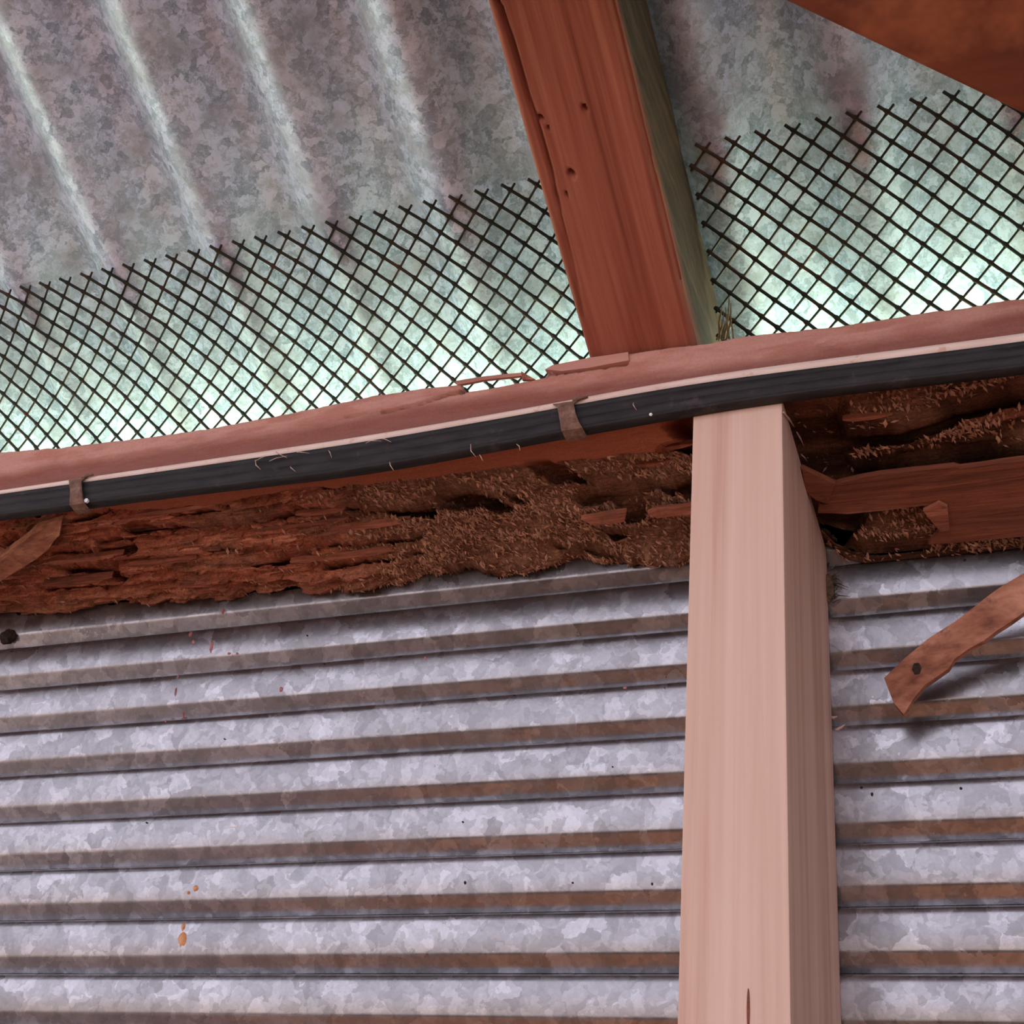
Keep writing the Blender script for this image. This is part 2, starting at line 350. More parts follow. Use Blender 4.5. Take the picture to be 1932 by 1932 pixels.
# ------------------------------------------------------------------ top plate: rotten underside, dusty front
YF, YB = .44, .5340
PLATE = empty('top_plate', (-.2, .487, H + .3300))
tag(PLATE, 'rotten red hardwood top plate, its underside eaten away and crumbling', 'beam')
xd = np.arange(-.80, .42, .0009); xp = np.concatenate([np.arange(-1.78, -.80, .012), xd, np.arange(.42, 1.78, .012)])
yu = np.linspace(YB, YF + .0012, 124)                      # underside, back to front
def zu(y): return .3272 - .0140 * (y - YF) / (YB - YF)
def sag_of(x, y): return np.interp(x, [-.75, -.50, -.33, -.20, -.088, -.070, 1.0], [-.0080, -.0070, .0005, .0050, .0062, .0130, .0130]) * (np.maximum(y - YF, 0) / (YB - YF)) ** 1.5
SU = .0140 / (YB - YF)
def under(u, v):                                          # a pixel on the sloping underside -> (x, y)
    p = on_plane(u, v, (0, SU, 1), .3272 + SU * YF); return p[0], p[1]
X, Y = np.meshgrid(xp, yu, indexing='ij')
line = [under(*q) for q in [(-300,1015),(0,985),(120,955),(250,968),(420,955),(560,925),(640,922),(800,905),(1000,878),(1150,862),(1290,848)]]
lx = np.array([p[0] for p in line]); ly = np.array([p[1] for p in line])
x_stud = -.104
yl = np.interp(xp, lx, ly); yl = np.where(xp > x_stud, YF + .001, yl)[:, None] + .0016 * (fbm(X * 120, X * 0 + 3, 3) - .5) * 2
inrot = sstep(-.0006, .0022, Y - yl)                       # 0 on the sound strip behind the cable, 1 in the rot
left = 1 - sstep(-.335, -.255, X + .03 * (fbm(X * 30, Y * 60, 77) - .5))    # fibrous red left part
right = sstep(-.11, -.085, X)                              # dark hollow right part
mid = np.clip(1 - left - right, 0, 1)
fib = fbm(X * 28, Y * 210, 11, 5, .55); fib2 = fbm(X * 75, Y * 520, 23, 4, .6); lump = fbm(X * 45, Y * 60, 41, 4)
grain = fbm(X * 420 + Y * 300, Y * 420 - X * 200, 51, 3, .6)
step = np.floor(fib * 8) / 8 * .75 + fib * .25                # flaky layers
R = inrot * (left * (.0010 + .0170 * np.clip(step - .28, 0, 1) * 1.4 + .0022 * fib2) +
             mid * (.0026 + .0130 * (lump - .32) + .0020 * grain + .0022 * fib2 + .002 * fib) +
             right * (.0040 + .0150 * (fbm(X * 22, Y * 80, 61, 4) - .28) + .0018 * grain + .002 * fib2))
R += (1 - inrot) * (.0005 * fib2 + .0004 * fib)
SH = np.zeros_like(R)
def crack(pts, wid, dep, soft=.55):
    global R, SH
    q = [under(*p) for p in pts]
    d = seg_dist(X, Y, q, .75, 1.0) + .0016 * (fbm(X * 160, Y * 260, 71) - .5)
    cd = dep * (1 - sstep(wid * soft, wid, d)); R = np.maximum(R, cd); SH = np.maximum(SH, cd)
for pts, wd, dp in [
    ([(225,1008),(330,1002),(480,993),(560,978),(650,968)], .0021, .013), ([(665,988),(735,982),(800,980)], .0034, .016),
    ([(80,1060),(150,1056),(235,1050)], .0022, .012), ([(100,1090),(150,1092),(205,1102)], .0040, .014),
    ([(600,1042),(690,1038),(780,1036)], .0022, .012), ([(610,1080),(700,1072),(782,1060)], .0018, .012),
    ([(470,1075),(520,1066),(560,1060)], .0030, .012), ([(0,972),(50,975)], .0030, .012), ([(0,1036),(25,1038)], .0030, .012),
    ([(180,1030),(215,1022)], .0022, .010), ([(130,985),(180,975)], .0020, .009), ([(330,975),(400,968)], .0018, .008),
    ([(560,930),(640,936)], .0016, .007), ([(855,955),(900,958)], .0055, .016), ([(930,968),(942,970)], .0030, .014),
    ([(960,945),(985,960)], .0018, .009), ([(860,1090),(915,1095)], .0036, .018), ([(1020,885),(1075,920)], .0042, .013),
    ([(1110,950),(1180,945),(1190,985)], .0040, .012), ([(1180,945),(1260,938)], .0026, .012), ([(1150,1010),(1165,1020)], .0022, .010),
    ([(1285,800),(1310,830)], .0040, .016), ([(1270,850),(1305,870)], .0036, .013), ([(1285,925),(1310,935)], .0034, .013),
    ([(1060,1050),(1200,1060)], .0024, .006), ([(50,1135),(160,1128)], .0028, .010), ([(420,1045),(300,1060)], .0016, .008),
    ([(1500,800),(1530,900),(1545,960)], .0100, .016), ([(1560,842),(1700,830),(1800,800),(1932,772),(2050,750)], .0042, .015),
    ([(1520,880),(1650,900),(1800,890),(1932,872)], .0042, .015), ([(1580,995),(1660,1000),(1730,992)], .0032, .013),
    ([(1850,905),(1932,890)], .0035, .014), ([(1560,900),(1600,905)], .0040, .013)]:
    crack(pts, wd * 1.6, dp)
back = sstep(YB - .006, YB, Y)
R += back * .006 * fbm(X * 50, Y * 30, 81)                  # ragged back edge
R -= sstep(YB - .022, YB - .008, Y) * (1 - back) * inrot * .0050 * sstep(.45, .65, fbm(X * 40, Y * 20 + 5, 83))  # crumbs that hang lower
# right under the stud keep clear of its top
tb = (Y - YF) / (YB - YF); sag = sag_of(X, Y)   # how far the rotten back edge hangs
ust = np.exp(-((X + .1043) / .022) ** 6); R = np.maximum(R, ust * (.0006 + np.maximum(sag, 0)))
R = np.clip(R, -.006, np.where(Y > .50, .014, .019)); gb = sstep(-.088, -.078, X) * sstep(YB - .024, YB - .014, Y); R = R * (1 - gb) + np.minimum(R, .0035) * gb
ZU = zu(Y) + R - sag
YS = np.minimum(Y + 1.35 * SH + .5 * R * left * inrot, YB - .0002)   # cracks run back into the timber
# front face with the eaten top edge
nz = 44; tz = np.linspace(0, 1, nz)[None, :]
tops = [(-400,905),(0,849),(200,830),(350,811),(560,772),(600,764),(700,742),(800,728),(868,720),(876,735),(900,731),(985,716),(1030,707),(1036,692),(1110,672),(1180,662),(1340,641),(1392,631),(1600,607),(1760,582),(1932,556),(2400,488)]
tp = np.array([at_y(u, v, YF) for u, v in tops]); ztp = np.interp(xp, tp[:, 0], tp[:, 2])
ztp += .0010 * (fbm(xp * 60, xp * 0, 91) - .5) + .0006 * (fbm(xp * 300, xp * 0, 92) - .5)
zb0 = (zu(YF) + .0012)
ZF = zb0 + (ztp[:, None] - zb0) * tz; XF = np.repeat(xp[:, None], nz, 1)
cove = .0012 * np.exp(-((ZF - .3455) / .0030) ** 2)
RF = cove + .0007 * fbm(XF * 40, ZF * 400, 93) + .0006 * fbm(XF * 200, ZF * 500, 94)
def fcrack(pts, wid, dep):
    global RF
    q = [(lambda p: (p[0], p[2]))(at_y(u, v, YF)) for u, v in pts]
    d = seg_dist(XF, ZF, q); d = d + .0004 * (fbm(XF * 300, ZF * 600, 95) - .5); RF = np.maximum(RF, dep * (1 - sstep(wid * .4, wid, d)))
fcrack([(720,776),(780,763),(850,742),(880,736)], .0010, .006); fcrack([(1030,705),(1090,697),(1180,684)], .0010, .006)
fcrack([(650,785),(720,776)], .0006, .003); fcrack([(1560,644),(1580,640)], .0007, .002); fcrack([(1545,650),(1575,645)], .0006, .002)
RF += .003 * sstep(.955, 1.0, tz) ** 2
YFm = YF + RF
# top and back
zt_ = ztp - .0006
topY = np.array([.4462, .455, .47, .485, .497]); TXY = [(y, zt_ + (.362 - zt_) * min(1, (y - .44) / .02)) for y in topY]
extra = [np.stack([xp, np.full_like(xp, y), z - .0003], -1) for y, z in TXY]
extra += [np.stack([xp, np.full_like(xp, y), np.full_like(xp, z)], -1) for y, z in ((.510, .352), (.523, .342), (.5338, .335))]
ring = np.concatenate([np.stack([X, YS, ZU], -1), np.stack([XF, YFm, ZF], -1), np.stack(extra, 1)], 1)
ring[..., 2] += H
# colours of the timber itself
def mixc(a, b, t): return a * (1 - t[..., None]) + b * t[..., None]
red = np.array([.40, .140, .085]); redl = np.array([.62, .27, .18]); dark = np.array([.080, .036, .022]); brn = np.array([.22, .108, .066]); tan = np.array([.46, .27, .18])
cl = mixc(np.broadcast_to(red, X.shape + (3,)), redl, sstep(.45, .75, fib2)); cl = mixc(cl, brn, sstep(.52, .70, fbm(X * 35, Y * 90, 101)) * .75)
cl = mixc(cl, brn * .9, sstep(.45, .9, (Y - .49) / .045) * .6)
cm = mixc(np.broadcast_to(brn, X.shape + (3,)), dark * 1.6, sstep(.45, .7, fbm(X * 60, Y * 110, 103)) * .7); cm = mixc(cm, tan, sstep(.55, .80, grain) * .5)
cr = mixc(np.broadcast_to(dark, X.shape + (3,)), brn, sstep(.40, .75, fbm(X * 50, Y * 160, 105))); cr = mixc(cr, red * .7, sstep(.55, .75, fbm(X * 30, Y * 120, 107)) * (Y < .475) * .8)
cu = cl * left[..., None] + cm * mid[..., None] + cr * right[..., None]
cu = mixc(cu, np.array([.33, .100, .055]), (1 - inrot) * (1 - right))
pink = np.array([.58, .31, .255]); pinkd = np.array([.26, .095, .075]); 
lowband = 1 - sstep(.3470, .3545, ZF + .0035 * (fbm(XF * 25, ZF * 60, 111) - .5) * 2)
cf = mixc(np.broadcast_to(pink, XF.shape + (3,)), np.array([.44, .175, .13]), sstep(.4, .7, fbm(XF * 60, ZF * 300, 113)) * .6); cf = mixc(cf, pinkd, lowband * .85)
ce = np.broadcast_to(np.array([.40, .30, .25]), (len(xp), len(extra), 3))
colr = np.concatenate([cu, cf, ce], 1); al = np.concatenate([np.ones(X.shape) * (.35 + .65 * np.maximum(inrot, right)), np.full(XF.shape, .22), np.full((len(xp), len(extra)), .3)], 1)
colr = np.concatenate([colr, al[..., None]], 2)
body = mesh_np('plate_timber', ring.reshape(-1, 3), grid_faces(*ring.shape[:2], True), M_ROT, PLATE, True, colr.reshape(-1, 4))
def under_z(x, y):                                        # height of the built underside
    i = int(np.clip(np.searchsorted(xp, x), 0, len(xp) - 1)); j = int(np.clip(round((YB - y) / (YB - YF - .0012) * 123), 0, 123))
    return float(ZU[i, j])

# frass: thousands of loose pellets and fibres stuck to the rot
def chips(target):
    base = np.array([[1, 0, 0], [-1, 0, 0], [.1, 1, 0], [-.1, -1, 0], [0, .1, 1], [0, -.1, -1]], float)
    tri = np.array([[0, 2, 4], [2, 1, 4], [1, 3, 4], [3, 0, 4], [2, 0, 5], [1, 2, 5], [3, 1, 5], [0, 3, 5]])
    N = target * 8; x = rng.uniform(-.60, .16, N); y = rng.uniform(YF + .004, YB - .001, N)
    i = np.clip(np.searchsorted(xp, x), 0, len(xp) - 1); j = np.clip(np.round((YB - y) / (YB - YF - .0012) * 123).astype(int), 0, 123)
    dens = inrot[i, j] * (mid[i, j] + .50 * right[i, j] + .025 * left[i, j]) * (.25 + 1.4 * sstep(.38, .62, fbm(x * 45, y * 90, 121)))
    dens[SH[i, j] > .003] *= .05
    ok = np.where(rng.random(N) < dens)[0][:target]; x, y, i, j = x[ok], y[ok], i[ok], j[ok]; n = len(x)
    L = rng.uniform(.0006, .0021, n); wd = L * rng.uniform(.22, .48, n); a = rng.normal(1.15, .55, n); e = rng.normal(-.30, .4, n)
    d = np.stack([np.cos(a) * np.cos(e), np.sin(a) * np.cos(e), np.sin(e)], -1)
    u = np.cross(d, [0, 0, 1.0]); u /= np.linalg.norm(u, axis=1)[:, None]; t = np.cross(u, d)
    c = np.stack([x, YS[i, j], ZU[i, j] - L * .3 + H], -1)
    P = c[:, None] + base[None, :, :1] * (L[:, None] * d)[:, None] + base[None, :, 1:2] * (wd[:, None] * u)[:, None] + base[None, :, 2:] * (.6 * wd[:, None] * t)[:, None]
    F = tri[None] + 6 * np.arange(n)[:, None, None]
    q = rng.random(n)[:, None]; cc = np.where(q < .40, tan, np.where(q < .82, brn * 1.3, np.array([.50, .27, .20]))) * rng.uniform(.65, 1.25, n)[:, None]
    o = mesh_np('frass', P.reshape(-1, 3), F.reshape(-1, 3), M_FRASS, PLATE, False, np.repeat(cc, 6, 0)); o['kind'] = 'stuff'
    o['label'] = 'tan pellets and crumbs of insect frass'
chips(17000)

# flaky shards lying along the grain on the left part
def shard(u, v, lenpx, widpx, rise, mat=M_SPLINTER, tilt=0.0):
    x, y = under(u, v); L = lenpx * .00029; Wd = widpx * .00042; z = under_z(x, y) - rise
    n = max(5, int(L / .004)); top, bot = [], []
    for i in range(n + 1):
        t = i / n; prof_w = min(1, t * 7 + .1) * min(1, (1 - t) * 5 + .1) * random.uniform(.6, 1.1)
        px = x + (t - .5) * L; j1, j2 = random.uniform(-.18, .18), random.uniform(-.18, .18)
        zz = z + H - rise * .6 * math.sin(t * math.pi) + tilt * (t - .5) * L
        top.append((px, y - Wd * (.5 * prof_w + .1 * j1), zz)); bot.append((px, y + Wd * (.5 * prof_w + .1 * j2) + .0004, zz - .0002))
    return slab('splinter', top + bot[::-1], (0, .0004, max(.0016, rise + .0012)), mat, PLATE, .0005)
for a in [(330,965,150,6,.0010),(190,1010,130,7,.0012),(150,1072,170,8,.0014),(140,1112,150,9,.0022),(320,1022,220,7,.0010),
          (560,1010,180,7,.0010),(690,1012,150,8,.0012),(640,1060,190,7,.0012),(300,1078,140,6,.0012),(480,950,120,5,.0006),(600,985,90,5,.0010),(380,1115,100,6,.0014),
          (1240,905,70,5,.0012),(1250,870,90,5,.0012),(1010,1100,130,5,.0012),(1640,800,70,5,.0012)]:
    shard(*a)
# the long strips of torn wood on the right of the stud, and the short one on its left
def up3(u, v, drop=0.0): 
    p = on_plane(u, v, (0, SU, 1), .3272 + SU * YF - drop)
    for _ in range(4): p = on_plane(u, v, (0, SU, 1), .3272 + SU * YF - drop - float(sag_of(p[0], p[1])))
    return (p[0], p[1], p[2] + H)
def strip(pix, drop, mat, jag=.0003, th=.0022):
    return slab('splinter', [up3(u, v, drop) for u, v in pix], (0, 0, th), mat, PLATE, jag)
strip([(1576,914),(1592,910),(1660,896),(1730,888),(1800,881),(1812,884),(1932,868),(2080,848),(2080,975),(1932,1012),(1850,1020),(1752,1028),(1772,1003),(1792,1000),(1775,985),(1776,955),(1745,954),(1660,964),(1600,970),(1543,968),(1545,956),(1562,950)], .0022, M_SHARD)
strip([(1513,884),(1530,892),(1576,914),(1562,951),(1540,944),(1520,928)], .0030, M_SHARD, .0001)
strip([(1742,965),(1772,950),(1788,958),(1792,1000),(1775,1004)], .0042, M_SPLINTER, .0001, .0016)
strip([(1222,970),(1240,962),(1312,954),(1312,972),(1240,978)], .0012, M_SPLINTER)
strip([(1096,980),(1150,970),(1182,966),(1178,985),(1120,992)], .0026, M_SPLINTER)
# split slivers on the front top edge
def fstrip(pix, mat, y=YF + .0012, th=.0014):
    return slab('splinter', [tuple(at_y(u, v, y) + np.array([0, 0, H])) for u, v in pix], (0, th, 0), mat, PLATE, .00012)
fstrip([(858,719),(905,711),(985,703),(988,708),(910,717),(862,726)], M_DUSTY)
fstrip([(983,700),(996,708),(1010,716),(985,716)], M_SPLINTER, YF + .0006)
fstrip([(1028,697),(1042,689),(1110,675),(1185,664),(1186,680),(1110,694),(1060,700)], M_DUSTY, YF - .0004, .004)

# ------------------------------------------------------------------ stud
SX0, SX1, SYF, SYB = -.1219, -.0866, .44, .5338
STUD = empty('wall_stud', (-.104, .487, 0)); tag(STUD, 'new pale pine stud standing upright under the rotten plate', 'stud')
ztf, ztb = .3276 + H - .0002, .3128 + H
sv = [(SX0, SYF, .0), (SX1, SYF, .0), (SX1, SYB, .0), (SX0, SYB, .0), (SX0, SYF, ztf), (SX1, SYF, ztf + .0005), (SX1, SYB, ztb), (SX0, SYB, ztb)]
poly_mesh('stud_timber', sv, [(0,3,2,1),(4,5,6,7),(0,1,5,4),(1,2,6,5),(2,3,7,6),(3,0,4,7)], M_PINE, STUD, bevel=.0006)
for u0, v0, u1, v1, r in [(1478,778,1494,806,.0004),(1503,815,1512,842,.0003),(1512,858,1519,872,.0003)]:
    def sp(u, v): p = on_plane(u, v, (1, 0, 0), SX1 + .0004); return p + np.array([0, 0, H])
    a, b = sp(u0, v0), sp(u1, v1); tube('torn_fibre', [a, (a + b) / 2 + np.array([.0005, 0, .0004]), b + np.array([.001, 0, 0])], [r, r * 1.2, r * .3], M_FIBRE, STUD, 5)
for u, v, dx, dz in [(1571,1380,.006,.0022),(1570,1352,.003,-.0005)]:
    p = on_plane(u, v, (1, 0, 0), SX1) + np.array([-.0008, 0, H]); q = p + np.array([dx, -.001, dz])
    tube('curled_shaving', [p, p + (q - p) * .5 + np.array([0, 0, -.0006]), q], [.0004, .0008, .0002], M_FIBRE, STUD, 6)
# knot with its check near the foot of the visible part
kp = at_y(1412, 1905, SYF)
n = 16; kv = []
for i in range(n):
    a = 2 * math.pi * i / n; kv.append((kp[0] + .0005 * math.cos(a), SYF - .00015, kp[2] + H + .0065 * math.sin(a)))
slab('knot', kv, (0, .0008, 0), M_SHARD, STUD)

# ------------------------------------------------------------------ rafter
RAF = empty('rafter', (-.146, .36, H + .43)); tag(RAF, 'red hardwood rafter with nail holes and a long split, running up under the roof sheets', 'rafter')
RX0, RX1 = -.1687, -.1226
ss = np.concatenate([np.arange(-1.2, .24, .02), np.arange(.24, .462, .0011), np.arange(.462, .545, .006)])   # y of the underside line
nb = 60; xb = np.linspace(RX0, RX1, nb)
def raf_px(u, v): p = on_plane(u, v, NR, C_RAFT); return p[0], p[1]
S, XB_ = np.meshgrid(ss, xb, indexing='ij')
RB = .0004 * fbm(XB_ * 700, S * 20, 201) + .0004 * fbm(XB_ * 300, S * 12, 203)
q = [raf_px(*p) for p in [(935,0),(947,18),(972,100),(1009,222),(1033,300),(1060,420),(1085,520),(1100,600)]]
RB = np.maximum(RB, .0035 * (1 - sstep(.0003, .0010, seg_dist(XB_, S, q) + .0003 * (fbm(XB_ * 900, S * 200, 205) - .5))) * (.35 + .65 * (1 - sstep(.36, .42, S))))
for u, v, r in [(1020,226,.0011),(1033,243,.0006),(1103,208,.0010),(1078,330,.0010),(1068,370,.0005)]:
    hx, hs = raf_px(u, v); RB = np.maximum(RB, .006 * (1 - sstep(r * .6, r * 1.25, np.hypot((XB_ - hx) * (1 if v != 330 else .6), (S - hs) * .8))))
# rounded long edges
RB += .0022 * sstep(RX1 - .0035, RX1, XB_) ** 2 + .0012 * (1 - sstep(RX0, RX0 + .002, XB_)) ** 2
def raf_off(s, off): return (C_RAFT + off - NR[1] * s) / NR[2]
zb_ = raf_off(S, RB); zb_ = np.maximum(zb_, np.where(S > .4425, .3634, -9))   # seat on the plate
bot = np.stack([XB_, S, zb_], -1)
nsd = 40; of = np.linspace(.0026, RAFT_D, nsd)[None, :]; S2 = np.repeat(ss[:, None], nsd, 1)
wv = .0011 * (fbm(S2 * 18, of * 220 + 0 * S2, 211) - .5) + .0008 * (fbm(S2 * 40, of * 500 + 0 * S2, 213) - .5)
rag = .004 * sstep(.75, 1, of / RAFT_D) * (fbm(S2 * 60, of * 10 + 0 * S2, 215) - .4)
def stack_side(x, sgn): 
    # points on the side: straight up from the underside line along the roof normal
    ys = S2 + NR[1] * of; zsd = raf_off(S2, 0) + NR[2] * of; zsd = np.maximum(zsd, np.where(ys > .4425, .3640, -9))
    return np.stack([x + sgn * wv + sgn * rag * .3, ys, zsd], -1)
sr = stack_side(RX1, 1); sl = stack_side(RX0, -1)[:, ::-1]
ring = np.concatenate([bot, sr, sl], 1); ring[..., 2] += H
rm = mesh_np('rafter_timber', ring.reshape(-1, 3), np.concatenate([grid_faces(*ring.shape[:2], True)]), None, RAF, True)
# colour: red face underneath, darker olive-brown side
k = NT('rafter_wood'); v = k.obj((420, 9, 9)); n1 = k.noise(v, 1, 5, .6, .3); v2 = k.obj((90, 4, 4)); n2 = k.noise(v2, 1, 4, .55, .7)
mx = k.n('ShaderNodeMath', operation='MULTIPLY_ADD'); k.l(n2, mx.inputs[0]); mx.inputs[1].default_value = .9
m2 = k.n('ShaderNodeMath', operation='MULTIPLY'); k.l(n1, m2.inputs[0]); m2.inputs[1].default_value = .5; k.l(m2.outputs[0], mx.inputs[2])
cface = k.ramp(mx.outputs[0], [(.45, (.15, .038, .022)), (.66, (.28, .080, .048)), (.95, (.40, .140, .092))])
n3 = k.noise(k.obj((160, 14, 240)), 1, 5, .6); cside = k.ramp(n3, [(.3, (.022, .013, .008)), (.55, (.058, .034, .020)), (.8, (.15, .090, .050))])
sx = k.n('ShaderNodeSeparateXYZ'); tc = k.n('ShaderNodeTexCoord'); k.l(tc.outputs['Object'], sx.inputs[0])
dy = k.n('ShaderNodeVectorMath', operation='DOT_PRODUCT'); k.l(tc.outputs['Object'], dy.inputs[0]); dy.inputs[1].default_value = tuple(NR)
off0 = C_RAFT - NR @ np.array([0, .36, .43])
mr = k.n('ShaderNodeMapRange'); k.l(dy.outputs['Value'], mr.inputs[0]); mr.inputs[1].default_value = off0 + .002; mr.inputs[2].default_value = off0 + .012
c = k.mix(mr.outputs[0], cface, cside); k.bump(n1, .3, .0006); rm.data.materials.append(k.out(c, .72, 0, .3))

# ------------------------------------------------------------------ diagonal brace under the rafters, upper right
OB = -.034
a = on_plane(1480, 0, NR, C_RAFT + OB); b = on_plane(1932, 215, NR, C_RAFT + OB)
d = (b - a) / np.linalg.norm(b - a); wdir = np.cross(NR, d); wdir = wdir if wdir[1] < 0 else -wdir
t1 = (.412 - a[1]) / d[1]; P0 = a - d * .9; P1 = a + d * t1
BR = empty('diagonal_brace', tuple(P1 + np.array([0, 0, H]))); tag(BR, 'orange-red timber brace crossing under the roof in the top corner', 'brace')
bv = [p + q * wdir + r * NR + np.array([0, 0, H]) for r in (0, -OB - .0006) for p, q in ((P0, 0), (P1, 0), (P1, .095), (P0, .095))]
poly_mesh('brace_timber', bv, [(0,3,2,1),(4,5,6,7),(0,1,5,4),(1,2,6,5),(2,3,7,6),(3,0,4,7)], M_BRACE, BR, bevel=.0012)

# ------------------------------------------------------------------ bird wire between plate and roof
Pm = np.array([[.4725, .3632], [.4740, .418], [.4105, .4448]])     # bezier in (y, z)
tt = np.linspace(0, 1, 200); bz = ((1 - tt) ** 2)[:, None] * Pm[0] + (2 * tt * (1 - tt))[:, None] * Pm[1] + (tt ** 2)[:, None] * Pm[2]
arc = np.concatenate([[0], np.cumsum(np.hypot(*np.diff(bz, axis=0).T))]); LM = arc[-1]; PXM = .01262
def wire_mesh(name, label, x0, x1, phase):
    R0 = empty(name, ((x0 + x1) / 2, Pm[0][0], Pm[0][1] + H)); tag(R0, label, 'wire mesh', 'bird wire panels under the eave')
    for sgn, r0 in ((-1, .00078), (1, .00056)):
        for kx in range(int((x0 - LM - phase) / PXM) - 1, int((x1 + LM - phase) / PXM) + 2):
            dl = .0074; xt = phase + kx * PXM + (dl if sgn > 0 else 0)   # x at the top edge
            s = np.arange(0, LM + .0008 + 1e-9, .00105) + (LM - LM)
            s = s[s <= LM]; x = xt - sgn * (LM - s)
            ok = (x >= x0) & (x <= x1)
            if ok.sum() < 5: continue
            s = s[ok]; x = x[ok]
            yy = np.interp(s, arc, bz[:, 0]); zz = np.interp(s, arc, bz[:, 1])
            wob = .0005 * (fbm(x * 40, s * 40, 301) - .5) * 2
            cr = np.abs(((((LM - s) - dl / 2) * 2 / PXM + .5) % 1) - .5)          # distance from a crossing
            rad = r0 * (1 + .55 * (1 - sstep(0, .16, cr)))
            P = np.stack([x + wob, yy + sgn * .00045 + .0012 * (fbm(x * 12, s * 12, 303) - .5), zz + wob + H], -1)
            tube('wire', P, rad, M_WIRE, R0, 5)
wire_mesh('wire_mesh', 'dark diamond wire mesh between plate and roof, left of the red rafter', -.78, RX0 - .0012, -.4700)
wire_mesh('wire_mesh', 'dark diamond wire mesh between plate and roof, right of the red rafter', RX1 + .0022, .43, -.1165)

# ------------------------------------------------------------------ flat cable with two clips
tab = [(-500,1000,1008,1046),(0,923,932,973),(350,871,883,926),(700,819,832,886),(1060,756,769,818),(1250,718,732,784),(1480,684,701,745),(1700,657,674,722),(1932,626,644,695),(2500,545,565,625)]
YC = .4352
kz = []
for u, a_, b_, c_ in tab:
    pa, pb, pc = at_y(u, a_, YC), at_y(u, b_, YC), at_y(u, c_, YC); kz.append((pb[0], pa[2], pb[2], pc[2]))
kz = np.array(kz); xc = np.concatenate([[-1.75, -1.2], np.linspace(-.8, .45, 160), [1.0, 1.75]])
def ip(col):
    z = np.interp(xc, kz[:, 0], kz[:, col]); zs_ = z.copy()
    zs_[6:-6] = np.array([z[i - 4:i + 5].mean() for i in range(6, len(z) - 6)]); return zs_
zA, zB, zC = ip(1), ip(2), ip(3)
CAB = empty('flat_cable', (-.2, YC, H + .333)); tag(CAB, 'black ribbed flat cable with a white upper edge along the plate', 'cable')
def loft(name, prof, mat, z_lo, z_hi):                      # prof: (y, t) closed
    P = np.array(prof); V = np.stack([np.repeat(xc[:, None], len(P), 1), np.repeat(P[None, :, 0], len(xc), 0), z_lo[:, None] + (z_hi - z_lo)[:, None] * P[None, :, 1] + H], -1)
    return mesh_np(name, V.reshape(-1, 3), grid_faces(len(xc), len(P), True), mat, CAB, True)
pr = [(.4397, 0.02), (.4372, 0.0)]
for i in range(25):
    t = .03 + .95 * i / 24; pr.append((.4344 + .0009 * abs(math.cos(t * math.pi * 3.0)) ** .45 * -1 + .0009 + .0010 * max(0, (.08 - t) / .08) + .0006 * max(0, (t - .9) / .1), t))
pr += [(.4372, 1.0), (.4397, 1.0)]
loft('black_sheath', pr, M_BLACK, zC, zB)
pr = [(.4397, -.25), (.4366, -.05)] + [(.4362 - .0012 * math.sin(math.pi * (.12 + .80 * i / 9)), .02 + .95 * i / 9) for i in range(10)] + [(.4378, 1.03), (.4397, 1.0)]
loft('white_strip', pr, M_WHITE, zB, zA)
def clip(u, v_top, v_bot, wpx, label, lean):
    xm = at_y(u, (v_top + v_bot) / 2, .4335)[0]; zt_c = at_y(u, v_top, .4335)[2]; zb_c = at_y(u, v_bot, .4335)[2]
    wd = wpx * .00024; C = empty('cable_clip', (xm, .4335, H + (zt_c + zb_c) / 2)); tag(C, label, 'clip', 'cable clips on the plate')
    path = [(.4400, zt_c + .0012, 1.25), (.4376, zt_c + .0010, 1.2), (.4345, zt_c - .0004, 1.1), (.4331, zt_c - .0030, .78), (.4328, (zt_c + zb_c) / 2, .72), (.4329, zb_c + .0030, .85), (.4338, zb_c + .0004, .95), (.4368, zb_c - .0006, .95), (.4400, zb_c - .0004, .95)]
    V, n = [], len(path)
    for i, (y, z, s) in enumerate(path):
        sh = lean * (zt_c - z)
        for sx_ in (-1, 1):
            for dy_ in (0, -.0007): V.append((xm + sh + sx_ * wd * s / 2 + random.uniform(-.0003, .0003), y + dy_, z + H + (.0005 if i in (0, 1) and dy_ else 0)))
    f = []
    for i in range(n - 1):
        a_ = 4 * i; b_ = a_ + 4
        f += [(a_, a_ + 2, b_ + 2, b_), (a_ + 1, b_ + 1, b_ + 3, a_ + 3), (a_, b_, b_ + 1, a_ + 1), (a_ + 2, a_ + 3, b_ + 3, b_ + 2)]
    f += [(0, 1, 3, 2), (4 * n - 4, 4 * n - 2, 4 * n - 1, 4 * n - 3)]
    poly_mesh('strap', V, f, M_CLIP, C, smooth=False)
    # rolled lug at the upper corner and the nail head
    lug = [(xm + wd * .35, .4341, zt_c + H - .0001), (xm + wd * .75, .4338, zt_c + H + .0008), (xm + wd * 1.0, .4346, zt_c + H + .0012)]
    tube('lug', lug, [.0009, .0009, .0004], M_CLIP, C, 7)
    nh = (xm + lean * .012 + wd * .62, .4334, zb_c + H + .0022)
    nv = [(nh[0] + .0011 * math.cos(2 * math.pi * i / 10), nh[1], nh[2] + .0011 * math.sin(2 * math.pi * i / 10)) for i in range(10)]
    return C, nv
C1, nv = clip(136, 903, 955, 36, 'rusty metal cable clip at the left end of the cable, bright nail beside it', .35)
slab('nail_head', nv, (0, .0012, 0), M_CHIP, C1)
C2, nv = clip(1063, 757, 815, 40, 'rusty metal cable clip in the middle of the cable under the rafter', .28)

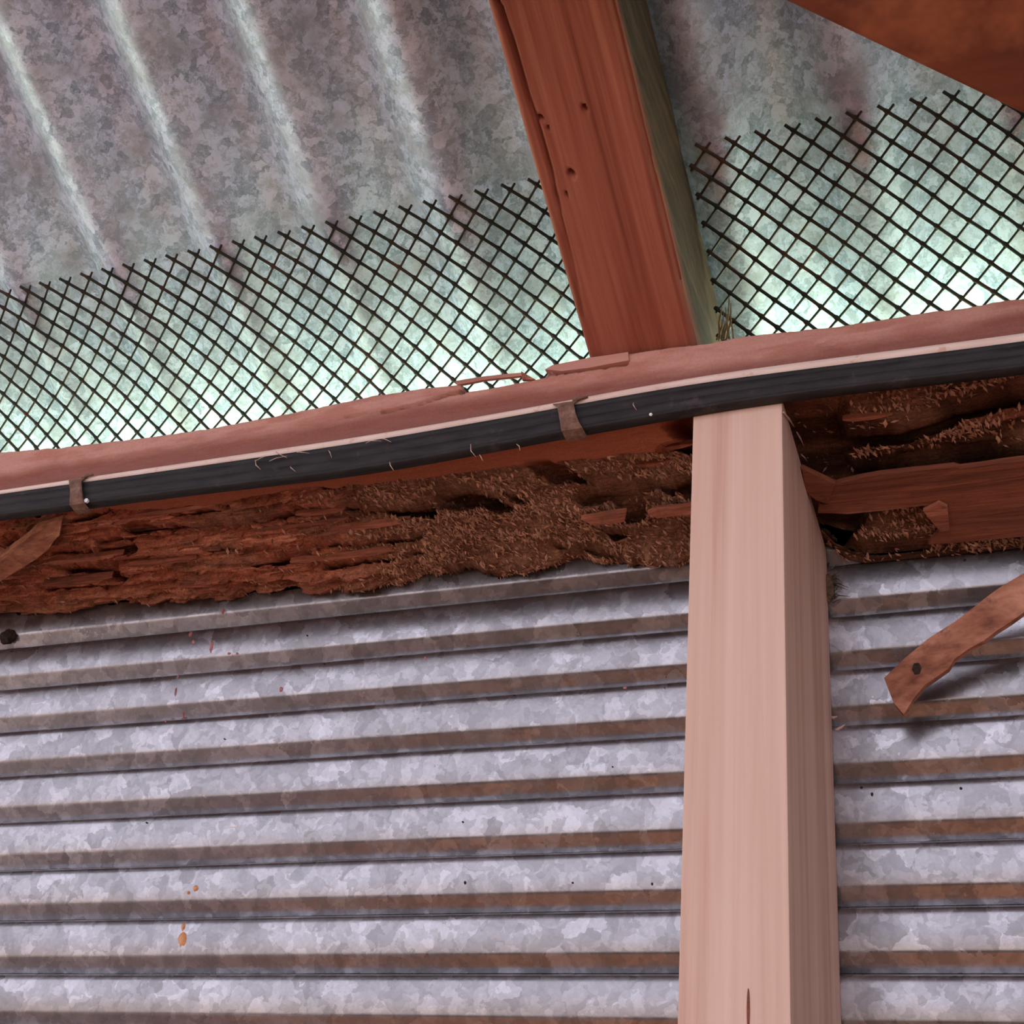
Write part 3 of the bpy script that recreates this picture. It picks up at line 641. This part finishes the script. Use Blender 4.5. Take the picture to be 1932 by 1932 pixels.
# ------------------------------------------------------------------ loose bits
def pix_slab(pix, y_of, thick, mat, parent, name, jag=.0003):
    return slab(name, [tuple(at_y(u, v, y_of(u, v)) + np.array([0, 0, H])) for u, v in pix], thick, mat, parent, jag)
def yst(u, v): return .512 - .00004 * (u - 1700)
ST = [(1668,1279),(1678,1305),(1688,1328),(1705,1348),(1744,1293),(1790,1261),(1801,1243),(1857,1208),(1932,1155),(2080,1040),(2218,905),(2200,862),(2060,965),(1932,1081),(1885,1109),(1801,1173),(1751,1205),(1709,1240)]
p0 = at_y(2205, 880, yst(2205, 880)) + np.array([0, 0, H])
SPL = empty('wood_splinter', tuple(p0)); tag(SPL, 'long reddish wood splinter hanging down across the rippled wall at the right', 'splinter')
pix_slab(ST, yst, (0, .0032, 0), M_STICK, SPL, 'splinter_timber', .0004)
hp = at_y(1730, 1262, yst(1730, 1262)); 
slab('hole_patch', [(hp[0] + .0018 * math.cos(a) * 1.0, hp[1] - .0005, hp[2] + H + .0026 * math.sin(a)) for a in np.linspace(0, 2 * math.pi, 7)[:-1]], (0, .0012, 0), M_DIRT, SPL)  # dark disc painted in for the shaded hole in the splinter
LS = [(-90,1105),(0,1053),(41,1024),(68,999),(116,985),(112,1010),(91,1037),(62,1059),(0,1097),(-90,1160)]
lp = up3(10, 1070, .0045); SP2 = empty('wood_splinter', lp); tag(SP2, 'dusty brown wood splinter lying slantwise under the plate at the left edge', 'splinter')
slab('splinter_timber', [up3(u, v, .0045) for u, v in LS], (0, 0, .0040), M_STICK, SP2, .0004)

# straw poking out between rafter and plate
TF = empty('straw_tuft', tuple(at_y(1370, 632, .462) + np.array([0, 0, H]))); tag(TF, 'small tuft of dry straw between the rafter foot and the plate', 'straw')
for u0, v0, u1, v1 in [(1358,640,1363,575),(1366,640,1376,560),(1371,640,1379,572),(1376,640,1369,580),(1384,640,1377,598),(1362,640,1372,600),(1352,642,1366,590)]:
    a_, b_ = at_y(u0, v0, .458) + np.array([0, 0, H]), at_y(u1, v1, .455) + np.array([0, 0, H]); m_ = (a_ + b_) / 2 + np.array([random.uniform(-.001, .001), 0, 0])
    tube('stalk', [a_, m_, b_], [.0005, .00045, .0002], M_STRAW, TF, 5)
# fuzzy tuft against the wall beside the stud
TU = empty('moss_tuft', tuple(at_y(1572, 1110, .531) + np.array([0, 0, H]))); tag(TU, 'fuzzy brown tuft stuck to the wall beside the pine stud', 'tuft')
for i in range(90):
    u, v = random.gauss(1566, 5), random.gauss(1108, 20); p = at_y(u, v, .5325) + np.array([0, 0, H]); r = np.array([abs(random.gauss(.0022, .0018)), random.uniform(-.003, 0), random.gauss(0, .0022)])
    if i < 40: tube('fibre', [p, p + r * .5 + np.array([0, 0, .0004]), p + r], [.00030, .00025, .0001], M_TUFT, TU, 4)
bm = bmesh.new(); bmesh.ops.create_icosphere(bm, subdivisions=3, radius=1)
tc_ = Vector(at_y(1564, 1108, .5320) + np.array([0, 0, H])) - Vector(TU.location)
for v_ in bm.verts:
    n_ = float(fbm(np.array([v_.co.x * 3 + 9]), np.array([v_.co.z * 3 + v_.co.y * 2]), 401)[0]); v_.co *= .6 + .8 * n_; v_.co = Vector((v_.co.x * .0022, v_.co.y * .0018, v_.co.z * .0065)) + tc_
me = bpy.data.meshes.new('clump'); bm.to_mesh(me); bm.free(); me.materials.append(M_TUFT); o = bpy.data.objects.new('clump', me); COL.objects.link(o); o.parent = TU
# dark mud blob at the left edge
bm = bmesh.new(); bmesh.ops.create_icosphere(bm, subdivisions=4, radius=1)
mp_ = at_y(18, 1203, wall_y(at_y(18, 1203, D_W)[2])); 
for v_ in bm.verts:
    n_ = float(fbm(np.array([v_.co.x * 2.5 + 4]), np.array([v_.co.z * 2.5 + v_.co.y * 2]), 411, 4)[0]); v_.co *= .55 + .9 * n_
    v_.co = Vector((v_.co.x * .0052, v_.co.y * .0028, v_.co.z * .0040))
me = bpy.data.meshes.new('mud_blob'); bm.to_mesh(me); bm.free(); me.materials.append(M_DIRT)
for p in me.polygons: p.use_smooth = True
o = bpy.data.objects.new('mud_blob', me); COL.objects.link(o); o.location = tuple(mp_ + np.array([0, -.001, H])); tag(o, 'small dark mud blob stuck to the wall at the left edge', 'mud blob')
# pale fibres and fluff caught on the cable
for u, v, du, dv in [(498,862,-18,8),(520,852,22,12),(482,868,10,18),(508,870,34,-10),(620,850,6,14),(548,880,10,10),(888,838,10,24),(905,858,6,12),(735,872,8,16),(720,828,18,6),(1195,760,6,14),(975,838,6,12),(690,836,30,-4),(560,853,24,2)]:
    a_ = at_y(u, v, .4334) + np.array([0, 0, H]); b_ = at_y(u + du, v + dv, .4330) + np.array([0, 0, H]); m_ = (a_ + b_) / 2 + np.array([random.uniform(-.001, .001), -.0006, random.uniform(-.0008, .0008)])
    tube('dust_fibre', [a_, m_, b_], [.00018, .00022, .0001], M_FIBRE, CAB, 4)
p = at_y(1228, 782, .4335) + np.array([0, 0, H])
bm = bmesh.new(); bmesh.ops.create_icosphere(bm, subdivisions=2, radius=.0007); me = bpy.data.meshes.new('pale_bead'); bm.to_mesh(me); bm.free(); me.materials.append(M_CHIP)
o = bpy.data.objects.new('pale_bead', me); COL.objects.link(o); o.parent = CAB; o.location = Vector(p) - Vector(CAB.location)
